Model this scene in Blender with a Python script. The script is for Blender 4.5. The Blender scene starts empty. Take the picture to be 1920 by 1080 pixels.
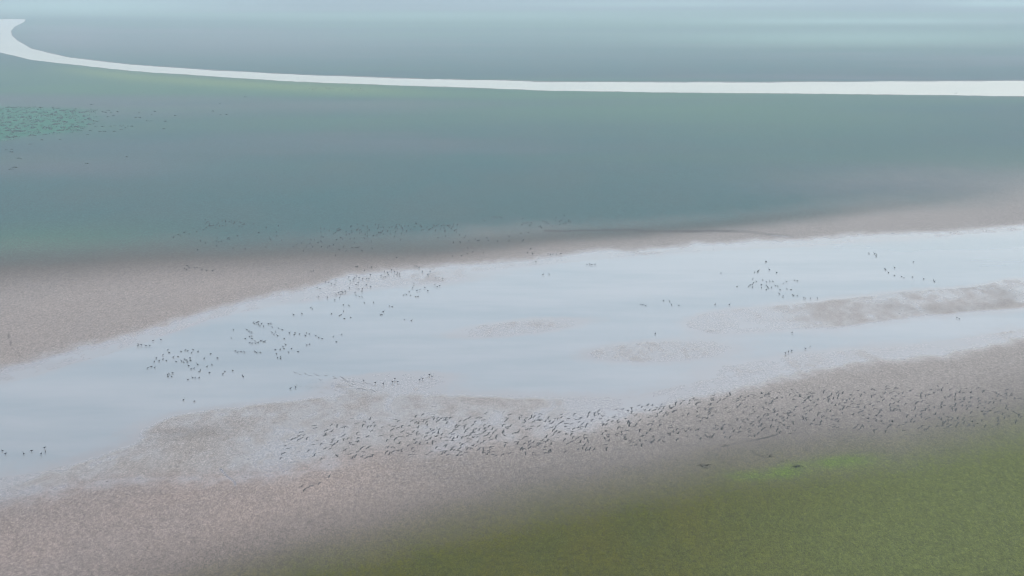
import bpy, math, random
import numpy as np

# ------------------------------------------------------------------ camera, sky, sun, exposure
SC = bpy.context.scene
COL = SC.collection
H = 153.0                 # drone height above the water, metres
F = 3045.0                # focal length in image pixels (frame 1920 wide)
DIP = math.atan(640.0 / F)

cam_d = bpy.data.cameras.new('camera')
cam = bpy.data.objects.new('camera', cam_d); COL.objects.link(cam)
cam_d.sensor_width = 36.0
cam_d.lens = 36.0 * F / 1920.0
cam_d.clip_start = 1.0
cam_d.clip_end = 120000.0
cam.location = (0, 0, H)
cam.rotation_euler = (math.pi / 2 - DIP, 0, 0)
SC.camera = cam

SUN_EL, SUN_AZ = math.radians(58), math.radians(35)      # azimuth from +Y towards +X
world = bpy.data.worlds.new('World'); SC.world = world
world.use_nodes = True
wn = world.node_tree.nodes; wl = world.node_tree.links
wn.clear()
wo = wn.new('ShaderNodeOutputWorld'); wb = wn.new('ShaderNodeBackground'); sky = wn.new('ShaderNodeTexSky')
sky.sky_type = 'NISHITA'; sky.sun_disc = False
sky.sun_elevation = SUN_EL; sky.sun_rotation = SUN_AZ
sky.altitude = 20; sky.air_density = 1.2; sky.dust_density = 3.0; sky.ozone_density = 1.5
wb.inputs['Strength'].default_value = 0.15
wl.new(sky.outputs[0], wb.inputs['Color']); wl.new(wb.outputs[0], wo.inputs['Surface'])

sun_d = bpy.data.lights.new('sun', 'SUN')
sun_d.energy = 2.0; sun_d.angle = math.radians(0.6); sun_d.color = (1.0, 0.97, 0.93)
sun = bpy.data.objects.new('sun', sun_d); COL.objects.link(sun)
sun.location = (200, 300, 400)
sun.rotation_euler = (math.pi / 2 - SUN_EL, 0, math.pi - SUN_AZ)

SC.view_settings.view_transform = 'Standard'
SC.view_settings.look = 'None'
SC.view_settings.gamma = 1.0
SC.view_settings.use_curve_mapping = False
SC.view_settings.exposure = 0.5
SC.render.engine = 'CYCLES'
SC.cycles.use_denoising = True
SC.cycles.denoiser = 'OPENIMAGEDENOISE'
SC.cycles.denoising_input_passes = 'RGB_ALBEDO_NORMAL'
SC.cycles.denoising_prefilter = 'ACCURATE'
SC.cycles.filter_width = 1.0
SC.cycles.max_bounces = 6
SC.cycles.volume_bounces = 2
SC.cycles.sample_clamp_indirect = 4.0

# ------------------------------------------------------------------ image coordinate helpers
SD, CD = math.sin(DIP), math.cos(DIP)
def at(u, v, z=0.0):  # casts image coordinates through the camera onto a level plane
    """image reading (u, v) -> point on the level plane at height z"""
    a = (u - 960.0) / F; b = (540.0 - v) / F
    dy = CD + b * SD; dz = -SD + b * CD
    t = (z - H) / dz
    return (a * t, dy * t, z)
def pixel(X, Y, Z=0.0):  # projects world points through the camera to image coordinates
    """world point(s) -> image reading"""
    zz = Z - H
    dep = Y * CD - zz * SD
    upc = Y * SD + zz * CD
    return 960.0 + F * X / dep, 540.0 - F * upc / dep

rng = np.random.default_rng(7)
random.seed(7)

def _hash(ix, iy, s):
    h = (ix.astype(np.int64) * 374761393 + iy.astype(np.int64) * 668265263 + s * 1442695041) & 0x7fffffff
    h = ((h ^ (h >> 13)) * 1274126177) & 0x7fffffff
    return ((h ^ (h >> 16)) & 0xffff) / 65535.0
def vnoise(x, y, s=0):
    ix = np.floor(x); iy = np.floor(y); fx = x - ix; fy = y - iy
    fx = fx * fx * (3 - 2 * fx); fy = fy * fy * (3 - 2 * fy)
    a = _hash(ix, iy, s); b = _hash(ix + 1, iy, s); c = _hash(ix, iy + 1, s); d = _hash(ix + 1, iy + 1, s)
    return (a + (b - a) * fx) * (1 - fy) + (c + (d - c) * fx) * fy
def fbm(x, y, wl_, octv=4, s=0, gain=0.5):
    t = 0; amp = 1.0; n = 0.0
    for o in range(octv):
        t = t + amp * (vnoise(x / wl_ + 17.3 * o, y / wl_ + 9.1 * o, s + o) - 0.5); n += amp
        amp *= gain; wl_ *= 0.5
    return t / n * 2
def sstep(a, b, x):
    t = np.clip((x - a) / (np.asarray(b) - a), 0, 1); return t * t * (3 - 2 * t)
def curve(pts):
    xs = np.array([p[0] for p in pts], float); ys = np.array([p[1] for p in pts], float)
    return lambda u: np.interp(u, xs, ys)
def line_dist(u, v, pts, ay=1.0):
    d = np.full(u.shape, 1e9)
    for (x0, y0), (x1, y1) in zip(pts[:-1], pts[1:]):
        dx, dy = x1 - x0, (y1 - y0) * ay
        t = np.clip(((u - x0) * dx + (v - y0) * ay * dy) / (dx * dx + dy * dy), 0, 1)
        d = np.minimum(d, np.hypot(u - x0 - t * dx, (v - y0) * ay - t * dy))
    return d
def blob(u, v, cx, cy, rx, ry, tilt=0.0):
    du = u - cx; dv = v - cy - du * tilt
    return np.exp(-((du / rx) ** 2 + (dv / ry) ** 2))

# ------------------------------------------------------------------ node helpers
def new_mat(name):
    m = bpy.data.materials.new(name); m.use_nodes = True
    nt = m.node_tree
    return m, nt, nt.nodes['Principled BSDF']
def nd(nt, t, **kw):
    n = nt.nodes.new(t)
    for k, val in kw.items(): setattr(n, k, val)
    return n
def mixc(nt, fac, a, b, blend='MIX'):
    m = nd(nt, 'ShaderNodeMix', data_type='RGBA', blend_type=blend)
    for i, x in ((0, fac), (6, a), (7, b)):
        if hasattr(x, 'is_linked'): nt.links.new(x, m.inputs[i])
        elif isinstance(x, tuple): m.inputs[i].default_value = (*x, 1)
        else: m.inputs[i].default_value = x
    return m.outputs[2]
def mrange(nt, x, a, b, c, d, smooth=False):
    m = nd(nt, 'ShaderNodeMapRange')
    if smooth: m.interpolation_type = 'SMOOTHSTEP'
    nt.links.new(x, m.inputs[0])
    for i, k in enumerate((a, b, c, d)): m.inputs[i + 1].default_value = k
    return m.outputs[0]
def math_(nt, op, a, b=None):
    m = nd(nt, 'ShaderNodeMath', operation=op)
    for i, x in enumerate((a, b)):
        if x is None: continue
        if hasattr(x, 'is_linked'): nt.links.new(x, m.inputs[i])
        else: m.inputs[i].default_value = x
    return m.outputs[0]
def attr(nt, name):
    return nd(nt, 'ShaderNodeAttribute', attribute_name=name).outputs['Fac']
def noise(nt, vec, scale, detail=3, rough=0.55, sx=1, sy=1):
    mp = nd(nt, 'ShaderNodeMapping'); mp.inputs['Scale'].default_value = (sx * scale, sy * scale, scale)
    nt.links.new(vec, mp.inputs['Vector'])
    n = nd(nt, 'ShaderNodeTexNoise'); n.inputs['Scale'].default_value = 1.0
    n.inputs['Detail'].default_value = detail; n.inputs['Roughness'].default_value = rough
    nt.links.new(mp.outputs[0], n.inputs['Vector'])
    return n.outputs['Fac']

def ground_material():
    m, nt, b = new_mat('tidal_ground')
    geo = nd(nt, 'ShaderNodeNewGeometry'); P = geo.outputs['Position']
    sep = nd(nt, 'ShaderNodeSeparateXYZ'); nt.links.new(P, sep.inputs[0])
    big = noise(nt, P, 0.012, 4, 0.6, 1, 0.6)
    med = noise(nt, P, 0.07, 4, 0.6, 1, 0.5)
    fine = noise(nt, P, 1.3, 3, 0.75, 1.0, 0.40)
    fine2 = noise(nt, P, 3.4, 2, 0.75, 1.0, 0.36)
    mud = mixc(nt, mrange(nt, big, 0.35, 0.65, 0, 1), MUD_A, MUD_B)
    mud = mixc(nt, attr(nt, 'ash'), mud, MUD_ASH)
    mud = mixc(nt, attr(nt, 'dark'), mud, MUD_DARK)
    grass = mixc(nt, mrange(nt, med, 0.35, 0.65, 0, 1), GRASS_A, GRASS_B)
    grass = mixc(nt, attr(nt, 'pale'), grass, GRASS_PALE)
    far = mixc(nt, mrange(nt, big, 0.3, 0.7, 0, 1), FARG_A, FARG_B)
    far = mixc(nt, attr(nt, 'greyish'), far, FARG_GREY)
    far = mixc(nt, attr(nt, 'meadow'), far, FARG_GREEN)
    far = mixc(nt, attr(nt, 'mint_haze'), far, (0.17, 0.26, 0.22))
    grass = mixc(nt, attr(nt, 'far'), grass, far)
    # ragged transition
    g = math_(nt, 'ADD', attr(nt, 'green'), math_(nt, 'MULTIPLY', math_(nt, 'SUBTRACT', fine, 0.5), 0.7))
    g = math_(nt, 'ADD', g, math_(nt, 'MULTIPLY', math_(nt, 'SUBTRACT', med, 0.5), 0.25))
    g = math_(nt, 'MULTIPLY', mrange(nt, g, 0.08, 0.92, 0, 1), mrange(nt, attr(nt, 'green'), 0.0, 0.15, 0, 1))
    col = mixc(nt, g, mud, grass)
    l = math_(nt, 'ADD', attr(nt, 'lush'), math_(nt, 'MULTIPLY', math_(nt, 'SUBTRACT', fine, 0.5), 0.5))
    col = mixc(nt, math_(nt, 'MULTIPLY', mrange(nt, l, 0.05, 1.25, 0, 1, True), mrange(nt, attr(nt, 'lush'), 0.0, 0.1, 0, 1)), col, LUSH)
    col = mixc(nt, attr(nt, 'yellow'), col, YELLOW)
    col = mixc(nt, attr(nt, 'teal'), col, TEAL)
    col = mixc(nt, attr(nt, 'crack'), col, (0.035, 0.03, 0.028))
    sp = math_(nt, 'MULTIPLY', mrange(nt, fine, 0.25, 0.75, 0.52, 1.48), mrange(nt, fine2, 0.25, 0.75, 0.42, 1.58))
    spm = mixc(nt, 1.0, col, (1, 1, 1), 'MULTIPLY')
    vm = nd(nt, 'ShaderNodeVectorMath', operation='SCALE')
    nt.links.new(spm, vm.inputs[0]); nt.links.new(sp, vm.inputs['Scale'])
    nt.links.new(vm.outputs[0], b.inputs['Base Color'])
    zz = math_(nt, 'ADD', sep.outputs[2], math_(nt, 'MULTIPLY', math_(nt, 'SUBTRACT', med, 0.5), 0.06))
    wet = mrange(nt, zz, 0.0, 0.17, 1, 0, True)
    nt.links.new(mrange(nt, wet, 0, 1, 0.9, 0.13), b.inputs['Roughness'])
    drysp = math_(nt, 'MULTIPLY', math_(nt, 'SUBTRACT', 1.0, g), 0.12)
    mx = nd(nt, 'ShaderNodeMix', data_type='FLOAT')
    nt.links.new(wet, mx.inputs[0]); nt.links.new(drysp, mx.inputs[2]); mx.inputs[3].default_value = 0.5
    nt.links.new(mx.outputs[0], b.inputs['Specular IOR Level'])
    b.inputs['IOR'].default_value = 1.36
    bp = nd(nt, 'ShaderNodeBump'); bp.inputs['Distance'].default_value = 0.06
    nt.links.new(mrange(nt, wet, 0.0, 0.9, 0.55, 0.04), bp.inputs['Strength'])
    nt.links.new(fine, bp.inputs['Height']); nt.links.new(bp.outputs[0], b.inputs['Normal'])
    return m

MUD_A, MUD_B, MUD_DARK = (0.214, 0.169, 0.142), (0.164, 0.138, 0.122), (0.070, 0.058, 0.046)
MUD_ASH = (0.192, 0.172, 0.152)
GRASS_A, GRASS_B, GRASS_PALE = (0.053, 0.050, 0.001), (0.046, 0.049, 0.003), (0.072, 0.085, 0.020)
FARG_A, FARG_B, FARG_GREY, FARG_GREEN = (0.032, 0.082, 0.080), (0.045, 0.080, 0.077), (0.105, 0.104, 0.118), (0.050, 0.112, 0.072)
LUSH, YELLOW, TEAL = (0.070, 0.112, 0.012), (0.120, 0.180, 0.070), (0.020, 0.115, 0.070)

SHALLOW, DEEP_A, DEEP_B, SILT = (0.190, 0.168, 0.146), (0.148, 0.166, 0.160), (0.200, 0.204, 0.192), (0.245, 0.240, 0.222)
def water_material():
    m, nt, b = new_mat('silty_water')
    geo = nd(nt, 'ShaderNodeNewGeometry'); P = geo.outputs['Position']
    streak = noise(nt, P, 0.02, 3, 0.55, 0.35, 1.2)
    dep = attr(nt, 'depth')
    cloud = noise(nt, P, 0.011, 4, 0.6, 0.6, 1.6)
    rip = noise(nt, P, 0.30, 4, 0.65, 0.8, 0.5)
    d2 = math_(nt, 'ADD', dep, math_(nt, 'MULTIPLY', math_(nt, 'SUBTRACT', rip, 0.5), 0.10))
    d2 = math_(nt, 'ADD', d2, math_(nt, 'MULTIPLY', math_(nt, 'SUBTRACT', cloud, 0.5), 0.16))
    col = mixc(nt, mrange(nt, d2, -0.02, 0.19, 0, 1, True), SHALLOW, mixc(nt, mrange(nt, cloud, 0.38, 0.64, 0, 1, True), DEEP_A, DEEP_B))
    col = mixc(nt, mrange(nt, streak, 0.38, 0.66, 0, 0.40), col, SILT)
    nt.links.new(col, b.inputs['Base Color'])
    b.inputs['IOR'].default_value = 1.333
    nt.links.new(mrange(nt, streak, 0.35, 0.7, 0.012, 0.04), b.inputs['Roughness'])
    return m

def bird_material(name, dark, pale):
    m, nt, b = new_mat(name)
    tc = nd(nt, 'ShaderNodeTexCoord')
    n = noise(nt, tc.outputs['Object'], 9.0, 2)
    nt.links.new(mixc(nt, mrange(nt, n, 0.45, 0.75, 0, 1), dark, pale), b.inputs['Base Color'])
    b.inputs['Roughness'].default_value = 0.7
    return m

def leaf_material(name, a, c):
    m, nt, b = new_mat(name)
    geo = nd(nt, 'ShaderNodeNewGeometry')
    n = noise(nt, geo.outputs['Position'], 0.6, 2)
    nt.links.new(mixc(nt, mrange(nt, n, 0.35, 0.65, 0, 1), a, c), b.inputs['Base Color'])
    b.inputs['Roughness'].default_value = 0.7
    return m

M_GROUND, M_WATER = ground_material(), water_material()
M_BIRD = bird_material('dark_plumage', (0.016, 0.016, 0.018), (0.040, 0.036, 0.034))
M_BIRD_GREY = bird_material('grey_plumage', (0.06, 0.06, 0.06), (0.17, 0.165, 0.16))
M_TUSSOCK = leaf_material('sedge_leaf', (0.012, 0.040, 0.034), (0.03, 0.075, 0.06))
M_TUSSOCK_PALE = leaf_material('pale_sedge_leaf', (0.06, 0.17, 0.12), (0.10, 0.24, 0.17))
M_BRUSH = leaf_material('dead_brush', (0.035, 0.028, 0.022), (0.07, 0.055, 0.04))
M_GRASS = leaf_material('short_grass', (0.05, 0.065, 0.015), (0.13, 0.15, 0.06))

def tag(o, label, cat=None, group=None, kind=None):
    o['label'] = label
    if cat: o['category'] = cat
    if group: o['group'] = group
    if kind: o['kind'] = kind
    return o
def mesh_np(name, V, faces, mat, smooth=True):
    me = bpy.data.meshes.new(name)
    faces = np.asarray(faces, np.int32); k = faces.shape[1]
    me.vertices.add(len(V)); me.vertices.foreach_set('co', np.asarray(V, np.float32).ravel())
    me.loops.add(faces.size); me.loops.foreach_set('vertex_index', faces.ravel())
    me.polygons.add(len(faces)); me.polygons.foreach_set('loop_start', np.arange(0, faces.size, k, dtype=np.int32))
    me.polygons.foreach_set('loop_total', np.full(len(faces), k, np.int32))
    if smooth: me.polygons.foreach_set('use_smooth', np.ones(len(faces), bool))
    me.materials.append(mat); me.update(calc_edges=True)
    return me
def add_attr(me, name, arr):
    a = me.attributes.new(name, 'FLOAT', 'POINT'); a.data.foreach_set('value', np.asarray(arr, np.float32).ravel())

# ------------------------------------------------------------------ the ground
FAR_SHORE = curve([(-900, 960), (-300, 780), (0, 703), (60, 690), (130, 668), (200, 650), (260, 632), (330, 608), (400, 585),
    (470, 570), (540, 556), (590, 543), (640, 524), (720, 512), (800, 508), (850, 503), (960, 493), (1100, 480), (1230, 468),
    (1330, 462), (1430, 458), (1500, 455), (1600, 447), (1700, 443), (1800, 433), (1920, 425), (2500, 380), (4000, 300)])
NEAR_SHORE = curve([(-900, 1150), (-300, 985), (0, 922), (60, 914), (130, 896), (230, 884), (400, 884), (560, 864), (700, 842),
    (850, 822), (950, 805), (1080, 788), (1150, 770), (1220, 754), (1300, 735), (1380, 718), (1440, 700), (1500, 688),
    (1600, 672), (1700, 662), (1800, 648), (1920, 630), (2500, 560), (4000, 420)])
FR_TOP = curve([(-2000, 66), (21, 66), (30, 75), (60, 92), (130, 108), (250, 122), (400, 132),
    (600, 143), (800, 149), (1000, 153), (1200, 155), (1400, 155), (1600, 154), (1920, 152), (2600, 146), (4000, 130)])
BEND = curve([(36, 47), (40, 46), (44, 40), (50, 27), (58, 20), (66, 22), (75, 30), (84, 44), (92, 60)])
FR_BOT = curve([(-2000, 60), (-400, 70), (0, 98), (60, 112), (150, 122), (250, 133), (400, 143), (560, 153), (700, 158), (900, 165),
    (1050, 170), (1200, 172), (1400, 174), (1600, 176), (1920, 180), (2600, 186), (4000, 190)])
FLAT_EDGE = curve([(-900, 530), (0, 472), (300, 458), (600, 458), (800, 462), (1000, 450), (1200, 440), (1500, 410), (1700, 390), (1920, 356), (2600, 300)])
GRASS_EDGE = curve([(-900, 1400), (0, 1235), (200, 1165), (430, 1100), (600, 1056), (800, 1003), (1000, 958), (1200, 920), (1330, 890), (1500, 868),
    (1700, 842), (1920, 798), (2600, 690)])

def row_y(v): return at(960, v)[1]
vs = np.concatenate([np.arange(-62, 190, 1.6), np.arange(190, 1190, 2.1), np.linspace(1200, 1900, 24)])
Ys = np.array([row_y(v) for v in vs])[::-1]
Ys = np.concatenate([[-6000, -2000, -600, -100, 80, 170], Ys, [13500, 16000, 20000, 28000, 40000]])
us = np.concatenate([[-14000, -9000, -6000, -4000, -2800, -2000, -1400, -1000, -700], np.arange(-500, 0, 10), np.arange(0, 1921, 2.9),
                     np.arange(1930, 2430, 10), [2620, 2920, 3320, 3920, 4720, 5920, 7920, 10920, 15920]])
bear = (us - 960.0) / F
wy = np.maximum(Ys, 330.0)
X = bear[None, :] * wy[:, None] * 1.02
Y = np.repeat(Ys[:, None], len(us), 1)
U, V = pixel(X, np.maximum(Y, 200.0))
mpp = np.maximum(Y, 330.0) ** 2 / (H * F)                # metres of ground depth per image row

def height(X, Y, U, V):
    mp = np.maximum(Y, 330.0) ** 2 / (H * F)
    ins = np.minimum((V - FAR_SHORE(U)), (NEAR_SHORE(U) - V)) * mp        # >0 in the channel
    h = -0.45 * np.tanh(ins / 60.0)
    shelf = np.zeros_like(h); wsum = np.zeros_like(h)
    for (cx, cy, rx, ry, tl, tg, st) in SHELVES:
        w = np.clip(blob(U, V, cx, cy, rx, ry, tl) * 1.5, 0, 1) * st
        shelf += w * tg; wsum += w
    w = np.clip(wsum, 0, 1)
    tgt = shelf / np.maximum(wsum, 1e-6)
    inside = sstep(-6, 10, ins)
    h = np.maximum(h * (1 - w * inside) + tgt * w * inside, np.where(ins < 12, tgt * w, -9.0))
    # the far river
    wob = 1.3 * fbm(U, U * 0 + 3.0, 130, 4, 70, 0.6)
    ins2 = np.minimum(V - FR_TOP(U) - wob, FR_BOT(U) - V + 0.8 * fbm(U, U * 0 + 9.0, 90, 4, 75, 0.6))
    bend = np.minimum(np.minimum((BEND(V) - U) * 0.35, V - 36), 95 - V)
    ins2 = np.maximum(ins2, bend) * mp
    h2 = -0.9 * np.tanh(ins2 / 30.0)
    isfar = sstep(330, 260, V)
    h = h * (1 - isfar) + np.clip(h2, -1.2, 0.5) * isfar
    n = 0.060 * fbm(X, Y * 0.5, 34, 4, 3) + 0.045 * fbm(X, Y * 0.45, 4.2, 3, 11, 0.7)
    h = h + n * np.where(isfar > 0.5, 3.0, 1.0)
    return h, ins, ins2
SHELVES = [(1790, 562, 165, 27, -0.03, 0.068, 1.0), (1905, 545, 60, 26, -0.05, 0.055, 1.0), (1530, 592, 210, 33, -0.05, 0.040, 1.0),
           (1370, 602, 80, 18, -0.05, 0.015, 1.0), (1230, 660, 180, 26, -0.03, 0.024, 1.0), (970, 615, 180, 19, -0.10, 0.016, 1.0), (740, 712, 140, 20, -0.05, 0.012, 1.0),
           (600, 775, 290, 36, -0.06, 0.056, 1.0), (370, 812, 95, 30, -0.10, 0.085, 1.0), (470, 850, 190, 20, -0.04, 0.070, 1.0),
           (420, 876, 230, 22, -0.03, 0.085, 1.0), (760, 830, 230, 24, -0.12, 0.075, 1.0), (150, 892, 120, 14, -0.20, 0.05, 0.9),
           (830, 788, 270, 36, -0.08, 0.056, 1.0), (1080, 772, 100, 24, -0.15, 0.0, 0.9), (225, 868, 95, 22, -0.25, 0.055, 1.0),
           (760, 522, 150, 18, -0.05, 0.005, 0.95), (1520, 676, 200, 15, -0.12, 0.04, 1.0), (600, 552, 80, 12, -0.15, 0.01, 0.95)]
Hh, INS, INS2 = height(X, Y, U, V)

isfar = sstep(330, 260, V)
near_side = (V > NEAR_SHORE(U) - 60).astype(float)
n_big = fbm(X, Y * 0.5, 160, 4, 31); n_wide = fbm(X, Y * 0.35, 900, 4, 41)
# greenness: grass on the near bank, dark sedge flats beyond the channel
g_near = sstep(-95, 80, V - GRASS_EDGE(U) + 26 * n_big)
g_far = sstep(-np.interp(U, [0, 700, 1200, 1900], [56, 40, 24, 40]), 46, FLAT_EDGE(U) - V + 18 * n_big)
beyond = (V < (FAR_SHORE(U) + NEAR_SHORE(U)) / 2)
green = np.where(beyond, g_far, g_near)
bare = 0.35 * blob(U, V, 1800, 335, 380, 30, -0.05)
green = green * sstep(1, 16, -INS2)
green = np.clip(green - bare * (0.8 + 0.5 * n_wide), 0, 1)
dark = np.where(beyond, 1.0 * np.exp(-((V - FLAT_EDGE(U) - np.interp(U, [0, 800, 1100], [20, 5, -6])) / np.interp(U, [0, 600, 1000, 1500], [48, 34, 17, 12])) ** 2) * sstep(2000, 1300, U), 0.72 * sstep(-150, -10, V - GRASS_EDGE(U) + 20 * n_big))
dark = np.clip(dark + 0.25 * n_big, 0, 1) * sstep(0, 30, -INS)
ring = np.hypot((U - 1775) / 125.0, (V - 560 + 0.03 * (U - 1775)) / 21.0)
dark = np.clip(dark + 0.32 * np.exp(-((ring - 1) / 0.22) ** 2) * sstep(1600, 1720, U) + 0.35 * blob(U, V, 360, 812, 70, 12, -0.1), 0, 1)
n_tuft = fbm(X, Y * 0.5, 14, 3, 91)
lush = (0.85 * blob(U, V, 1420, 891, 90, 13, -0.03) + 0.7 * blob(U, V, 1565, 868, 85, 13, -0.06) + 0.3 * blob(U, V, 1680, 880, 150, 30)) * (0.75 + 0.9 * n_tuft)
yellow = 0.65 * np.exp(-((V - FR_BOT(U) - 12) / 9) ** 2) * sstep(40, 220, U) * sstep(900, 600, U)
yellow = np.clip(yellow * (1 + 0.7 * n_wide), 0, 1)
patch_top = curve([(-400, 192), (0, 200), (170, 204), (215, 212)]); patch_bot = curve([(-400, 300), (0, 266), (60, 256), (150, 248), (190, 226), (215, 214)])
teal = sstep(-3, 6, V - patch_top(U)) * sstep(-3, 6, patch_bot(U) - V) * sstep(215, 120, U) * 0.85
CREEKS = [([(1020, 434), (1180, 433), (1240, 435), (1330, 434), (1400, 434), (1440, 440), (1486, 444)], 2.0),
          ([(1355, 838), (1400, 830), (1430, 824), (1458, 816)], 1.9), ([(1408, 848), (1432, 860)], 1.6),
          ([(14, 622), (22, 652), (40, 668), (43, 672)], 1.1), ([(412, 878), (424, 892), (440, 905), (444, 918)], 1.3)]
crack = np.zeros_like(U)
for pts, wd in CREEKS:
    d = line_dist(U, V + 1.2 * fbm(X, Y, 9, 2, 77), pts)
    crack = np.maximum(crack, sstep(wd * 1.25, wd * 0.3, d))
crack *= 0.7 * (0.65 + 0.7 * (fbm(X, Y, 7, 2, 88) + 0.3))
crack = np.clip(crack, 0, 0.8)
Hh = Hh - 0.12 * crack
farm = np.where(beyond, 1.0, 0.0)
lobes = fbm(X / 3.2, Y, 260, 4, 51); lobes2 = fbm(X / 3.5, Y, 420, 4, 61)
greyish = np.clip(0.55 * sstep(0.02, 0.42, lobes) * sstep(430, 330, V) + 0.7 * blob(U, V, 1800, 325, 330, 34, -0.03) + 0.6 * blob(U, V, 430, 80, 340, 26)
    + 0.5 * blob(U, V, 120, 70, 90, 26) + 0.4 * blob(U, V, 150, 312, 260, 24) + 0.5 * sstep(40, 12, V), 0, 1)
meadow = np.clip(0.8 * sstep(0.05, 0.40, lobes2) * sstep(420, 300, V) + 0.9 * blob(U, V, 1650, 74, 460, 18) + 0.75 * blob(U, V, 120, 150, 330, 26, 0.06)
    + 0.5 * blob(U, V, 1000, 178, 420, 7) + 0.6 * blob(U, V, 60, 455, 260, 30, -0.03) + 0.5 * blob(U, V, 1500, 230, 330, 40), 0, 1)
ash = np.where(V > NEAR_SHORE(U) - 160, np.maximum(sstep(350, 1250, U), sstep(-12, 6, INS)), 0.6 + 0.4 * sstep(500, 1200, U))
mint_haze = np.clip(0.8 * blob(U, V, 130, 12, 280, 16) + 0.8 * blob(U, V, 1880, 8, 110, 6) + 0.6 * blob(U, V, 1250, 8, 300, 5) + 0.6 * blob(U, V, 1620, 40, 320, 6) + 0.45 * blob(U, V, 1600, 72, 340, 14) + 0.35 * blob(U, V, 800, 30, 500, 8) + 0.28 * sstep(148, 70, V) * (V < FR_TOP(U)) * (1 + 0.6 * lobes2), 0, 1)  # mint far fields, plus haze painted as paler ground beyond the far river
pale = np.clip(0.95 * sstep(1150, 1800, U + (V - 900) * 0.5 + 120 * n_big), 0, 1)

nr, nc = X.shape
idx = np.arange(nr * nc).reshape(nr, nc)
quads = np.stack([idx[:-1, :-1], idx[:-1, 1:], idx[1:, 1:], idx[1:, :-1]], -1).reshape(-1, 4)
VV = np.stack([X, Y, Hh], -1).reshape(-1, 3)
me = mesh_np('mudflat_ground', VV, quads, M_GROUND)
for nm, arr in (('green', green), ('dark', dark), ('lush', np.clip(lush, 0, 1)), ('yellow', yellow), ('teal', teal), ('crack', crack), ('far', farm), ('pale', pale), ('greyish', greyish), ('meadow', meadow), ('ash', ash), ('mint_haze', mint_haze)):
    add_attr(me, nm, arr)
ground = bpy.data.objects.new('mudflat_ground', me); COL.objects.link(ground)
tag(ground, 'bare tidal mud and grassy flats spreading to the horizon', kind='structure')

# ------------------------------------------------------------------ the water, level at z = 0
def water(name, mask, label):
    low = (Hh < 0.06) & mask
    fl = low.ravel()[quads].any(1)
    fq = quads[fl]
    used, inv = np.unique(fq, return_inverse=True)
    co = VV[used].copy(); dep = -co[:, 2]; co[:, 2] = 0
    m = mesh_np(name, co, inv.reshape(fq.shape), M_WATER)
    add_attr(m, 'depth', np.clip(dep, 0, 1))
    o = bpy.data.objects.new(name, m); COL.objects.link(o)
    tag(o, label, kind='structure')
water('channel_water', V > 300, 'pale shallow channel winding between the mudbanks')
water('river_water', V <= 300, 'narrow bright river curving across the far flats')

# ------------------------------------------------------------------ the hazy air
def build_haze():
    x, y0, y1, z0, z1 = 230000.0, -9000.0, 43000.0, -2.5, H + 6
    vs_ = [(-x, y0, z0), (x, y0, z0), (x, y1, z0), (-x, y1, z0), (-x, y0, z1), (x, y0, z1), (x, y1, z1), (-x, y1, z1)]
    fs = [(0, 3, 2, 1), (4, 5, 6, 7), (0, 1, 5, 4), (1, 2, 6, 5), (2, 3, 7, 6), (3, 0, 4, 7)]
    mh = bpy.data.materials.new('pale_haze'); mh.use_nodes = True
    nt = mh.node_tree; nt.nodes.clear()
    out = nt.nodes.new('ShaderNodeOutputMaterial'); pv = nt.nodes.new('ShaderNodeVolumePrincipled')
    pv.inputs['Color'].default_value = (0.80, 0.92, 0.98, 1)
    pv.inputs['Density'].default_value = 0.0002
    pv.inputs['Anisotropy'].default_value = 0.1
    nt.links.new(pv.outputs[0], out.inputs['Volume'])
    mm = bpy.data.meshes.new('haze'); mm.from_pydata(vs_, [], fs); mm.materials.append(mh)
    o = bpy.data.objects.new('haze', mm); COL.objects.link(o)
    tag(o, 'pale bluish haze lying over the whole wetland', kind='stuff')
build_haze()

# ------------------------------------------------------------------ birds
def tube(rings, close=True):
    """rings: list of (centre, right-radius, up-radius, tangent-plane tilt) along +X; 6 verts per ring"""
    Vt, Ft = [], []
    n = 6
    for (c, ry, rz) in rings:
        for k in range(n):
            a = math.pi / 6 + k * math.pi / 3      # sides at +-30 and +-150 degrees: a flat flank for the wings
            Vt.append((c[0], c[1] + ry * math.cos(a), c[2] + rz * math.sin(a)))
    for i in range(len(rings) - 1):
        for k in range(n):
            Ft.append([i * n + k, i * n + (k + 1) % n, (i + 1) * n + (k + 1) % n, (i + 1) * n + k])
    Ft.append(list(range(n))[::-1]); Ft.append([(len(rings) - 1) * n + k for k in range(n)])
    return Vt, Ft

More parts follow.
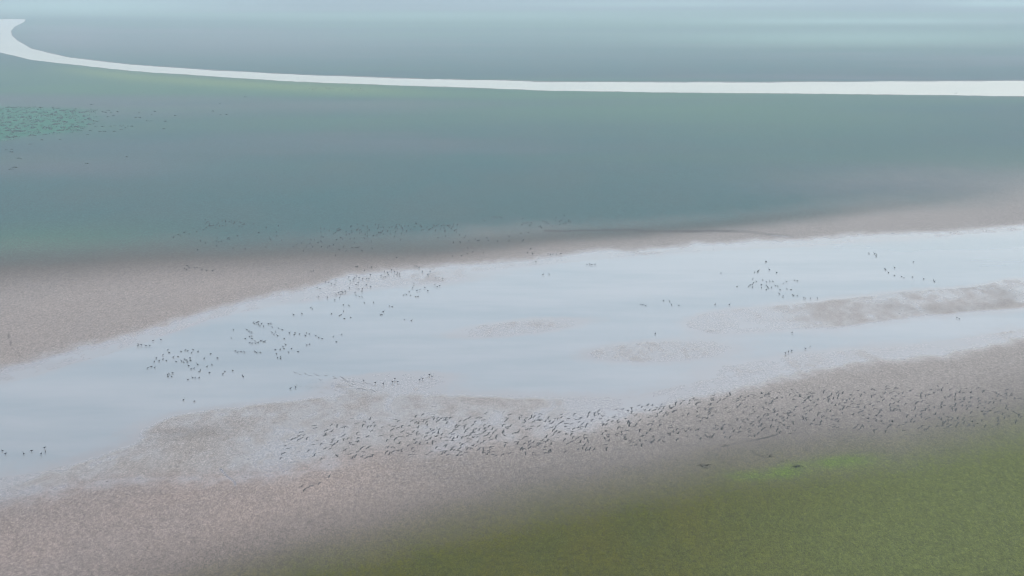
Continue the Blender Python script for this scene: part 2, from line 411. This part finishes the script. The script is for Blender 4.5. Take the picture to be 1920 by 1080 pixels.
def flying_mesh(name, a1, a2, sweep, mat, s=1.0):
    """neck stretched forward (+X), two wings grown out of the flanks; one closed surface"""
    rings = [((0.62, 0, 0.03), 0.008, 0.008), ((0.52, 0, 0.035), 0.028, 0.026), ((0.45, 0, 0.04), 0.038, 0.038), ((0.36, 0, 0.03), 0.028, 0.03),
             ((0.22, 0, 0.01), 0.05, 0.05), ((0.12, 0, 0), 0.095, 0.085), ((-0.13, 0, 0), 0.10, 0.09), ((-0.28, 0, 0.01), 0.06, 0.05), ((-0.46, 0, 0.02), 0.075, 0.012)]
    Vt, Ft = tube(rings)
    i = 5; n = 6
    for side in (1, -1):
        ks = (5, 0) if side > 0 else (2, 3)          # lower / upper flank verts
        face = None
        for f in Ft:
            if len(f) == 4 and set(f) == {i * n + ks[0], i * n + ks[1], (i + 1) * n + ks[0], (i + 1) * n + ks[1]}: face = f
        Ft.remove(face)
        loop = list(face)
        base = [Vt[j] for j in loop]
        y = 0.10; z = 0.0
        st = [(0.22, a1, 0.36, 0.02, 0.045), (0.26, a1, 0.35, 0.03, 0.04), (0.24, a2, 0.30, -0.03, 0.03), (0.22, a2, 0.18, -0.14, 0.016), (0.05, a2, 0.05, -0.19, 0.006)]
        for (ln, ang, chord, xo, th) in st:
            y += ln * math.cos(math.radians(ang)); z += ln * math.sin(math.radians(ang))
            new = []
            for j, bv in zip(loop, base):
                front = bv[0] > 0; up = bv[2] > 0
                Vt.append(((chord * 0.45 if front else -chord * 0.55) + xo * sweep, side * y, z + (th / 2 if up else -th / 2)))
                new.append(len(Vt) - 1)
            for q in range(4): Ft.append([loop[q], loop[(q + 1) % 4], new[(q + 1) % 4], new[q]])
            loop = new
        Ft.append(loop)
    me = bpy.data.meshes.new(name)
    me.from_pydata([(x * s, y * s, z * s) for x, y, z in Vt], [], Ft); me.materials.append(mat); me.update()
    return me

def standing_mesh(name, pose, mat, s=1.0):
    """one closed surface: bill, head, neck, body, tail, with two legs grown out of the belly; feet at z = 0"""
    neck = {'alert': [((0.40, 0, 0.98), 0.010, 0.010), ((0.32, 0, 0.99), 0.026, 0.024), ((0.25, 0, 0.99), 0.036, 0.036), ((0.215, 0, 0.93), 0.034, 0.03), ((0.22, 0, 0.80), 0.034, 0.04), ((0.22, 0, 0.68), 0.06, 0.07)],
            'rest': [((0.46, 0, 0.76), 0.010, 0.010), ((0.38, 0, 0.78), 0.026, 0.024), ((0.31, 0, 0.79), 0.040, 0.038), ((0.25, 0, 0.74), 0.040, 0.04), ((0.23, 0, 0.68), 0.05, 0.06), ((0.21, 0, 0.62), 0.08, 0.09)],
            'feed': [((0.50, 0, 0.10), 0.010, 0.010), ((0.47, 0, 0.17), 0.022, 0.024), ((0.45, 0, 0.24), 0.036, 0.036), ((0.42, 0, 0.34), 0.032, 0.034), ((0.33, 0, 0.47), 0.038, 0.045), ((0.23, 0, 0.55), 0.07, 0.08)]}[pose]
    rings = neck + [((0.14, 0, 0.56), 0.125, 0.13), ((0.0, 0, 0.52), 0.15, 0.15), ((-0.16, 0, 0.50), 0.13, 0.125), ((-0.32, 0, 0.47), 0.08, 0.07), ((-0.46, 0, 0.43), 0.045, 0.018)]
    Vt, Ft = tube(rings)
    n = 6; i = len(neck) + 1
    for side, k in ((-1, 3), (1, 4)):
        f = next(f for f in Ft if len(f) == 4 and set(f) == {i * n + k, i * n + k + 1, (i + 1) * n + k, (i + 1) * n + k + 1})
        Ft.remove(f); loop = list(f); base = [Vt[j] for j in loop]
        cx = -0.03; cy = side * 0.06
        for (z, r, dx) in ((0.34, 0.035, 0.0), (0.22, 0.018, 0.015), (0.06, 0.015, 0.0), (0.0, 0.03, 0.03)):
            new = []
            for bv in base:
                sx = 1 if bv[0] > -0.08 else -1
                sy = 1 if abs(bv[1]) > 0.05 else -1
                Vt.append((cx + dx + sx * r, cy + side * sy * r, z)); new.append(len(Vt) - 1)
            for q in range(4): Ft.append([loop[q], loop[(q + 1) % 4], new[(q + 1) % 4], new[q]])
            loop = new
        Ft.append(loop)
    me = bpy.data.meshes.new(name)
    me.from_pydata([(x * s, y * s, z * s) for x, y, z in Vt], [], Ft); me.materials.append(mat); me.update()
    me.polygons.foreach_set('use_smooth', np.ones(len(me.polygons), bool))
    return me

FLY = [flying_mesh('bird_wings_raised', 38, 22, 1.0, M_BIRD, 1.05), flying_mesh('bird_gliding', 12, -8, 1.0, M_BIRD, 1.05),
       flying_mesh('bird_wings_arched', 14, -34, 1.2, M_BIRD, 1.05), flying_mesh('bird_wings_lowered', -16, -36, 1.3, M_BIRD, 1.05)]
FLY_GREY = [flying_mesh('grey_bird_gliding', 12, -8, 1.0, M_BIRD_GREY, 0.95), flying_mesh('grey_bird_wings_raised', 30, 15, 1.0, M_BIRD_GREY, 0.95)]
STAND = [standing_mesh('bird_alert', 'alert', M_BIRD, 1.12), standing_mesh('bird_resting', 'rest', M_BIRD, 1.12), standing_mesh('bird_feeding', 'feed', M_BIRD, 1.12)]

def crop(x0, y0, k, pts): return [(x0 + x / k, y0 + y / k) for x, y in pts]
S = []
S += crop(240, 580, 8, [(152,518),(150,545),(200,530),(268,540),(322,535),(378,465),(492,455),(598,600),(618,640),(525,675),(525,735),(425,722),(395,770),(468,765),(575,755),(683,705),(750,695),(718,770),(795,620),(860,600),(897,612),(955,640),(975,595),(1052,620),(1240,655),(1343,720),(1142,728),(850,735),(880,750),(893,780),(800,765),(835,780),(930,720),(938,755),(905,835),(1040,815),(948,885),(992,870),(1085,900),(1065,925),(1188,842),(1258,822),(1222,938),(1425,960),(1450,918),(1570,908),(1718,975),(1730,1000),(298,870),(348,848),(403,860),(592,970),(605,995),(615,955),(652,995),(668,945),(895,1040),(965,1010),(1007,1015),(1068,1015)])
S += crop(420, 580, 8, [(140,297),(108,418),(340,293),(378,318),(412,332),(385,395),(415,390),(322,428),(418,430),(388,490),(423,497),(465,465),(478,495),(515,485),(548,460),(570,455),(595,475),(617,468),(445,185),(462,200),(490,192),(515,175),(518,215),(540,240),(567,205),(595,245),(668,207),(703,200),(722,255),(820,270),(872,292),(718,332),(752,362),(777,330),(800,382),(905,428),(983,345),(1066,345),(1055,372),(1133,360),(1237,343),(1217,382),(1282,358),(1380,382),(1422,410),(1470,430),(1637,397),(1768,365),(1685,475),(1240,525),(1285,510),(1015,578),(968,630),(1110,622),(920,515),(883,550),(897,575),(845,590),(768,590),(785,655),(805,712),(848,700),(852,725),(172,612),(207,630),(260,620),(303,630),(462,620),(492,635),(545,632),(1040,70),(1168,55),(1613,58),(1735,80),(1758,72),(1806,130),(1900,112)])
S += crop(560, 480, 6.857, [(160,205),(192,198),(240,402),(275,418),(345,335),(388,345),(422,352),(465,365),(478,312),(258,525),(368,532),(480,492),(515,470),(535,490),(527,530),(548,460),(565,465),(595,462),(605,450),(655,405),(728,465),(738,505),(777,512),(815,520),(813,455),(765,420),(822,418),(925,392),(875,370),(765,345),(740,368),(645,270),(663,320),(703,300),(718,275),(745,257),(778,280),(823,290),(872,290),(905,290),(922,240),(850,188),(738,145),(755,140),(890,145),(937,148),(1062,250),(1088,272),(1113,262),(1102,200),(1142,215),(1158,235),(1195,182),(1230,200),(1260,240),(1270,220),(1297,235),(1225,258),(1495,135),(1518,135),(1550,150),(1592,200),(1660,240),(1690,205),(1665,260),(1762,285),(1805,285),(1853,295),(1752,370),(1783,395),(1812,378),(1467,405),(1480,350),(1420,450),(1350,495),(1383,485),(1438,495),(1503,512),(1535,515),(1523,440),(1560,430),(1620,402),(1660,442),(463,560),(577,620),(647,632),(843,595),(965,592),(1165,635),(1203,640),(1090,705),(1050,745),(1068,745),(1357,808),(1453,820),(577,700),(158,655),(175,672)])
S += crop(1360, 460, 8, [(600,240),(615,235),(438,395),(485,390),(497,375),(658,357),(768,402),(413,497),(462,530),(425,548),(410,575),(375,587),(353,605),(410,617),(178,608),(560,510),(540,578),(542,628),(618,540),(612,595),(632,610),(645,632),(617,655),(692,625),(668,530),(712,530),(750,595),(787,602),(868,560),(914,532),(1040,512),(1080,525),(822,658),(808,720),(868,755),(923,645),(988,655),(1012,735),(1028,745),(1080,745),(1178,785),(1198,795),(1275,790),(1380,788),(65,880)])
S += [(1341, 570), (1352, 511)]
S += crop(1560, 440, 6, [(415,203),(475,205),(497,215),(495,238),(595,378),(605,388),(635,420),(703,368),(703,450),(782,462),(810,478),(905,470),(1032,492),(1145,505),(1155,518),(917,302),(1403,928),(1433,945)])
S += crop(1280, 360, 3, [(578,905),(595,898),(613,890),(690,878),(717,866),(617,788)])
S += crop(640, 360, 3, [(1685,628),(1697,630),(1713,634),(1812,606),(1846,610),(1857,630),(1899,633),(1766,794)])
S += crop(520, 680, 6, [(150,283),(205,270),(968,197),(1105,225),(1193,235),(1293,215),(1322,183),(1355,215),(1603,190),(1633,183),(1713,135),(1737,155)])
S += crop(0, 720, 3, [(12,370),(32,388),(133,388),(177,372),(252,355),(255,378),(231,390),(1033,84),(1094,93)])
FARS = crop(880, 390, 6, [(690,462),(655,505),(710,515),(885,518),(912,525),(940,522),(983,522),(1030,518),(748,605),(830,745),(897,740),(1323,632),(1353,628),(1377,635),(1415,630),(610,368),(595,380),(160,508),(40,500)])
FARS += crop(600, 390, 6, [(1493,545),(1595,545),(1655,520),(1720,498),(1845,508),(860,565)])
S += FARS
# drop double image coordinates of one bird
uniq = []
for p in S:
    if all(abs(p[0] - q[0]) + abs(p[1] - q[1]) > 1.2 for q in uniq): uniq.append(p)
S = sorted(uniq, key=lambda p: -p[1])
S_IND, S_REST = S[:300], S[300:]

def ground_z(x, y):
    xx = np.array([x]); yy = np.array([y]); u, v = pixel(xx, yy)
    return float(height(xx, yy, u, v)[0][0])

ORD = ['first', 'second', 'third', 'fourth', 'fifth', 'sixth', 'seventh', 'eighth', 'ninth', 'tenth', 'eleventh', 'twelfth', 'thirteenth',
       'fourteenth', 'fifteenth', 'sixteenth', 'seventeenth', 'eighteenth', 'nineteenth']
TENS = {2: ('twentieth', 'twenty'), 3: ('thirtieth', 'thirty'), 4: ('fortieth', 'forty'), 5: ('fiftieth', 'fifty'), 6: ('sixtieth', 'sixty'), 7: ('seventieth', 'seventy'), 8: ('eightieth', 'eighty')}
def ordinal(k):
    if k <= 19: return ORD[k - 1]
    t, r = divmod(k, 10)
    return TENS[t][0] if r == 0 else TENS[t][1] + '-' + ORD[r - 1]

# gatherings of standing birds, by where they stand
ZONES = [('the handful in deep water at the lower left edge', (45, 845), 70), ('the pair in open water above the lower mud spit', (354, 748), 40),
    ('the small group off the left mudbank', (275, 645), 42), ('the pair at the tip of the mud spit', (549, 726), 16),
    ('the row at the water edge above the flying flock', (735, 713), 100), ('the near cluster in the left shallows', (350, 685), 75),
    ('the short line between the two left clusters', (465, 658), 30), ('the trailing birds below the left clusters', (458, 705), 36),
    ('the ring shaped cluster in the left shallows', (490, 622), 45), ('the loose string right of the ring shaped cluster', (555, 630), 62), ('the loose string right of the ring shaped cluster', (625, 634), 30),
    ('the scattered birds in mid channel', (690, 580), 75), ('the scattered birds in mid channel', (760, 598), 30), ('the scattered birds in mid channel', (570, 582), 30), ('the scattered birds in mid channel', (640, 590), 30),
    ('the knot of birds on the pale shore', (650, 540), 55), ('the shoreline cluster on the grey mud', (735, 512), 34), ('the shoreline cluster on the grey mud', (675, 517), 30),
    ('the rightmost shoreline cluster on pale wet mud', (800, 535), 55), ('the birds on the far mudbank', (800, 505), 35),
    ('the little group in the middle of the channel', (1245, 568), 60), ('the single bird in pale shallows', (1229, 625), 30),
    ('the cluster in the right shallows', (1435, 530), 120), ('the pair left of the right cluster', (1345, 570), 14),
    ('the short row near the lower right bank', (1498, 653), 45), ('the lone bird below the right mud island', (1486, 623), 20),
    ('the string above the right mud island', (1690, 510), 80), ('the trio near the far right shore', (1640, 476), 25), ('the pair below the right mud island', (1797, 597), 20),
    ('the birds along the middle of the far shore', (1030, 490), 120)]
def zone(p):
    return min(ZONES, key=lambda z: math.hypot(p[0] - z[1][0], 1.6 * (p[1] - z[1][1])) / z[2])[0]
byz = {}
for p in S_IND: byz.setdefault(zone(p), []).append(p)
proto = {}
def stand_at(p):
    x, y, _ = at(p[0], p[1], 0.5)
    return x, y, max(ground_z(x, y), -0.30)
POSTURE = {0: 'upright with raised neck', 1: 'resting with tucked neck', 2: 'bent down feeding'}
for zname in sorted(byz):
    row = sorted(byz[zname])
    for k, p in enumerate(row, 1):
        r = random.random(); pose = 0 if r < 0.5 else (1 if r < 0.8 else 2)
        o = bpy.data.objects.new('wading_bird', STAND[pose]); COL.objects.link(o)
        o.location = stand_at(p)
        heading = random.choice((0, math.pi)) + random.gauss(0, 0.7)
        o.rotation_euler = (0, 0, heading); o.scale = [random.uniform(0.92, 1.1)] * 3
        if len(row) == 1: lab = 'dark bird, ' + zname
        else: lab = f'dark bird, {ordinal(k)} from left in {zname}'
        tag(o, lab, 'bird', 'dark birds standing in the shallows')

def join_birds(name, items, mat, label, kind='stuff'):
    """items: (mesh, location, rotation z, roll, scale) -> one mesh"""
    Vs, Fs, Ls, n = [], [], [], 0
    for me_, loc, rz, roll, sc in items:
        co = np.empty(len(me_.vertices) * 3, np.float32); me_.vertices.foreach_get('co', co); co = co.reshape(-1, 3) * sc
        cr, sr = math.cos(roll), math.sin(roll)
        co = np.stack([co[:, 0], co[:, 1] * cr - co[:, 2] * sr, co[:, 1] * sr + co[:, 2] * cr], 1)
        c, s_ = math.cos(rz), math.sin(rz)
        co = np.stack([co[:, 0] * c - co[:, 1] * s_, co[:, 0] * s_ + co[:, 1] * c, co[:, 2]], 1) + np.array(loc)
        Vs.append(co)
        for poly in me_.polygons: Fs.append([q + n for q in poly.vertices])
        n += len(co)
    m = bpy.data.meshes.new(name); m.from_pydata(np.concatenate(Vs).tolist(), [], Fs); m.materials.append(mat); m.update()
    o = bpy.data.objects.new(name, m); COL.objects.link(o)
    return tag(o, label, kind=kind)

rest = []
def far_band(n, u0, u1, vf, sd):
    for _ in range(n):
        u = random.uniform(u0, u1); rest.append((u, vf(u) + random.gauss(0, sd)))
for p in S_REST: rest.append(p)
far_band(34, 385, 462, lambda u: 424 - 0.06 * (u - 385), 4); far_band(12, 320, 390, lambda u: 446 - 0.25 * (u - 320), 3)
far_band(26, 470, 620, lambda u: 440 + 0.10 * (u - 470), 14); far_band(14, 360, 470, lambda u: 460, 8); far_band(10, 340, 400, lambda u: 506, 3)
far_band(60, 600, 740, lambda u: 432, 5); far_band(62, 740, 860, lambda u: 428, 5); far_band(24, 600, 700, lambda u: 455, 10)
far_band(16, 700, 900, lambda u: 450, 9); far_band(8, 900, 945, lambda u: 415 - 0.2 * (u - 900), 3); far_band(34, 975, 1070, lambda u: 424 - 0.08 * (u - 975), 5)
far_band(8, 880, 990, lambda u: 452, 3)
far_band(60, 580, 690, lambda u: 164 + 0.05 * (u - 580), 2.5); far_band(10, 1415, 1525, lambda u: 174.5, 0.8); far_band(3, 1785, 1795, lambda u: 174, 0.5)
items = []
for p in rest:
    x, y, z = stand_at(p)
    items.append((STAND[random.choice((0, 0, 1, 2))], (x, y, z), random.uniform(0, 6.28), 0, random.uniform(1.05, 1.25)))
join_birds('distant_birds', items, M_BIRD, 'hundreds of tiny dark birds dotted over the dark flats beyond the channel')

# the big flock in the air
TOP = curve([(524, 858), (545, 812), (560, 803), (720, 783), (800, 784), (960, 780), (1060, 777), (1200, 762), (1330, 744), (1420, 736), (1520, 736), (1720, 726), (1920, 738)])
BOT = curve([(524, 862), (560, 850), (620, 862), (800, 856), (1000, 854), (1130, 842), (1300, 824), (1500, 812), (1700, 808), (1920, 794)])
BIRDS = []
tries = 0
while len(BIRDS) < 980 and tries < 60000:
    tries += 1
    u = 525 + 1393 * random.random()
    t = random.random() ** 1.15
    v = TOP(u) + (BOT(u) - TOP(u)) * t
    dens = float(np.interp(u, [525, 600, 700, 800, 950, 1150, 1450, 1700, 1850, 1920], [0.22, 0.38, 0.5, 0.85, 1.0, 0.95, 1.0, 1.0, 0.9, 0.75]))
    c = float(vnoise(np.array([u / 26.0]), np.array([v / 9.0]), 5)[0])
    if random.random() > dens * (0.35 + 1.0 * c): continue
    if any(abs(u - q[0]) < 5 and abs(v - q[1]) < 2.2 for q in BIRDS[-400:]): continue
    BIRDS.append((u, v))
for _ in range(26):                                   # stragglers above and below the band
    u = random.uniform(560, 1900); BIRDS.append((u, TOP(u) - abs(random.gauss(0, 4)) - 1))
BIRDS += [(571, 918), (578, 914), (584, 911), (565, 912), (600, 905), (616, 895)]
LOW = crop(520, 680, 6, [(205,117),(255,133),(322,130),(375,147),(428,128),(450,147),(548,147),(490,197),(640,160),(652,180),(730,168),(750,185),(740,207),(798,217),(863,220),(858,243),(828,263),(693,275),(945,230),(1000,230),(1050,240),(1075,262),(910,292),(950,292),(975,300),(1060,305),(1093,323)])
BIRDS.sort(key=lambda p: -p[1])
def fly_place(p, alt):
    loc = at(p[0], p[1], alt)
    return loc, math.radians(random.gauss(142, 16)), math.radians(random.gauss(-4, 12)), random.uniform(0.72, 0.98)
def fly_section(p):
    for lim, s in ((620, 'near the left tip of the flock over wet mud'), (740, 'just left of the thick part of the flock'),
                   (860, 'in the thick left part of the flock above the spit'), (980, 'in the thick middle of the flock over grey mud'),
                   (1110, 'in the flock where the channel edge passes behind it'), (1260, 'in the flock below the corner of the lower bank'),
                   (1420, 'in the flock left of the dark gully'), (1600, 'in the flock above the bright green patches')):
        if p[0] < lim: return s
    return 'in the right end of the flock over dark mud'
WINGS = ('raised', 'level', 'arched', 'lowered')
fly_ind = BIRDS[:273]; fly_rest = BIRDS[273:]
first = min(fly_ind); last = max(fly_ind)
for p in fly_ind:
    alt = random.gauss(8.0, 1.0)
    loc, rz, roll, sc = fly_place(p, alt)
    pose = random.choice((0, 1, 1, 2, 2, 3))
    o = bpy.data.objects.new('flying_bird', FLY[pose]); COL.objects.link(o)
    o.location = loc; o.rotation_euler = (roll, 0, rz); o.scale = (sc,) * 3
    lab = f'dark bird, wings {WINGS[pose]}, flying ' + fly_section(p); grp = 'birds flying ' + fly_section(p)
    if p[1] > 890: lab = 'dark bird flying low in the few stragglers below the flock tip'; grp = 'stragglers flying below the tip of the flock'
    if p == first: lab = 'dark bird flying at the very left end of the big flock'
    tag(o, lab, 'bird', grp)
items = []
for p in fly_rest:
    loc, rz, roll, sc = fly_place(p, random.gauss(8.0, 1.0))
    items.append((FLY[random.choice((0, 1, 1, 2, 2, 3))], loc, rz, roll, sc))
join_birds('flying_flock', items, M_BIRD, 'rest of the dense flock of dark birds flying low over the lower mudbank')
row = sorted(LOW)
for k, p in enumerate(row, 1):
    loc = at(p[0], p[1], 2.2)
    o = bpy.data.objects.new('flying_bird', FLY_GREY[random.randint(0, 1)]); COL.objects.link(o)
    o.location = loc; o.rotation_euler = (math.radians(random.gauss(8, 8)), 0, math.radians(random.gauss(80, 14)))
    o.scale = (random.uniform(0.85, 1.0),) * 3
    tag(o, f'greyish bird, {ordinal(k)} from the left in the small flock skimming the shallows', 'bird', 'small flock skimming the shallows')

# ------------------------------------------------------------------ plants
def blade_verts(n, rad, hgt, rs):
    Vb, Fb = [], []
    for _ in range(n):
        a = rs.uniform(0, 6.283); r = rad * math.sqrt(rs.random()); q = rs.uniform(0, 6.283)
        x, y = r * math.cos(a), r * math.sin(a); hh = hgt * rs.uniform(0.5, 1.0) * (1.15 - 0.7 * r / rad)
        w = rad * rs.uniform(0.08, 0.16); lx, ly = rs.gauss(0, .3) * hh, rs.gauss(0, .3) * hh
        i = len(Vb)
        Vb += [(x - w * math.cos(q), y - w * math.sin(q), -0.05), (x + w * math.cos(q), y + w * math.sin(q), -0.05),
               (x + w * .6 * math.cos(q) + lx, y + w * .6 * math.sin(q) + ly, hh * .8), (x - w * .6 * math.cos(q) + lx, y - w * .6 * math.sin(q) + ly, hh)]
        Fb.append((i, i + 1, i + 2, i + 3))
    return Vb, Fb
def tuft_mesh(name, n, rad, hgt, mat, seed):
    Vb, Fb = blade_verts(n, rad, hgt, random.Random(seed))
    m = bpy.data.meshes.new(name); m.from_pydata(Vb, [], Fb); m.materials.append(mat); m.update(); return m
TUSS = [tuft_mesh('sedge_tussock', 46, 1.3, 0.75, M_TUSSOCK, s) for s in (1, 2, 3)]
T = crop(0, 180, 6, [(1030,100),(1060,172),(1150,180),(1215,165),(1275,225),(1215,240),(1320,183),(1080,345),(1155,348),(1245,343),(1290,342),(1015,397),(985,437),(1125,403),(1175,403),(1285,403),(1360,380),(1365,343),(1440,344),(1480,345),(1565,195),(1525,248),(1570,248),(1705,217),(1740,178),(1655,285),(1700,286),(1858,288),(1842,373),(1410,365),(680,491),(470,500),(340,545),(130,605),(125,635),(70,612),(215,705),(980,762),(165,808),(125,828),(1425,688)])
T += crop(0, 0, 3, [(1237,583),(1197,627),(1240,645),(1272,645),(1380,548),(985,653),(930,684)])
lone = sorted(T)
for k, p in enumerate(lone, 1):
    x, y, _ = at(p[0], p[1], 0.3)
    o = bpy.data.objects.new('sedge_tussock', TUSS[k % 3]); COL.objects.link(o)
    o.location = (x, y, ground_z(x, y) - 0.02); sc = random.uniform(0.75, 1.15)
    o.scale = (sc * random.uniform(1.0, 1.7), sc, sc); o.rotation_euler = (0, 0, random.uniform(-0.5, 0.5))
    tag(o, f'dark low sedge tussock, {ordinal(k)} from the left beside the teal sedge patch', 'tussock', 'tussocks scattered beside the teal sedge patch')
def field(name, n, samp, rad, hgt, nb, mat, label, seed):
    rs = random.Random(seed); Va, Fa = [], []
    for _ in range(n):
        x, y = samp(rs)
        Vb, Fb = blade_verts(nb, rad * rs.uniform(.6, 1.3), hgt * rs.uniform(.6, 1.3), rs)
        z = 0.42 if y > 800 else GZ(x, y); i = len(Va)
        Va += [(x + a, y + b, z + c) for a, b, c in Vb]; Fa += [tuple(q + i for q in f) for f in Fb]
    m = mesh_np(name, Va, Fa, mat, False)
    o = bpy.data.objects.new(name, m); COL.objects.link(o); tag(o, label, kind='stuff')
def GZ(x, y): return 0.42
def in_patch(rs):
    while True:
        u = rs.uniform(-120, 215); v = rs.uniform(196, 285)
        if patch_top(u) < v < patch_bot(u) and rs.random() < (1.0 if u < 150 else (230 - u) / 90): return at(u, v, 0.3)[:2]
field('sedge_patch', 620, in_patch, 2.1, 1.2, 20, M_TUSSOCK, 'teal green patch of dense sedge tussocks on the far flats', 11)
field('pale_sedge', 420, in_patch, 1.9, 1.0, 14, M_TUSSOCK_PALE, 'paler sedge growing among the teal tussocks', 12)  # tufts with a paler leaf colour mixed into the patch

BR = [((1322, 874), 2.2, 0.5, 'dark dead brush clump at the left end of the gully'), ((1442, 856), 2.0, 0.3, 'flat dark brush clump between gully and bright green patches'),
      ((1494, 876), 1.9, 0.5, 'dark brush clump standing between the two bright green patches')]
for k, (p, rad, hg, lab) in enumerate(BR):
    x, y, _ = at(p[0], p[1], 0.3)
    o = bpy.data.objects.new('brush_clump', tuft_mesh('brush_clump', 34, rad, hg, M_BRUSH, 40 + k)); COL.objects.link(o)
    o.location = (x, y, ground_z(x, y) - 0.03); tag(o, lab, 'brush')

def in_grass(rs):
    while True:
        u = rs.uniform(-150, 2080); v = rs.uniform(760, 1150)
        e = float(GRASS_EDGE(u))
        if v > e - 60 and rs.random() < min(1.0, 0.06 + max(0.0, (v - e + 40) / 140)): return at(u, v, 0.42)[:2]
field('grass_tufts', 14000, in_grass, 0.30, 0.22, 4, M_GRASS, 'short green grass growing over the near bank', 21)
M_STRAW = leaf_material('dry_sedge', (0.05, 0.04, 0.028), (0.16, 0.14, 0.08))
field('dry_sedge', 6000, in_grass, 0.26, 0.25, 4, M_STRAW, 'brownish dry sedge scattered through the near grass', 22)
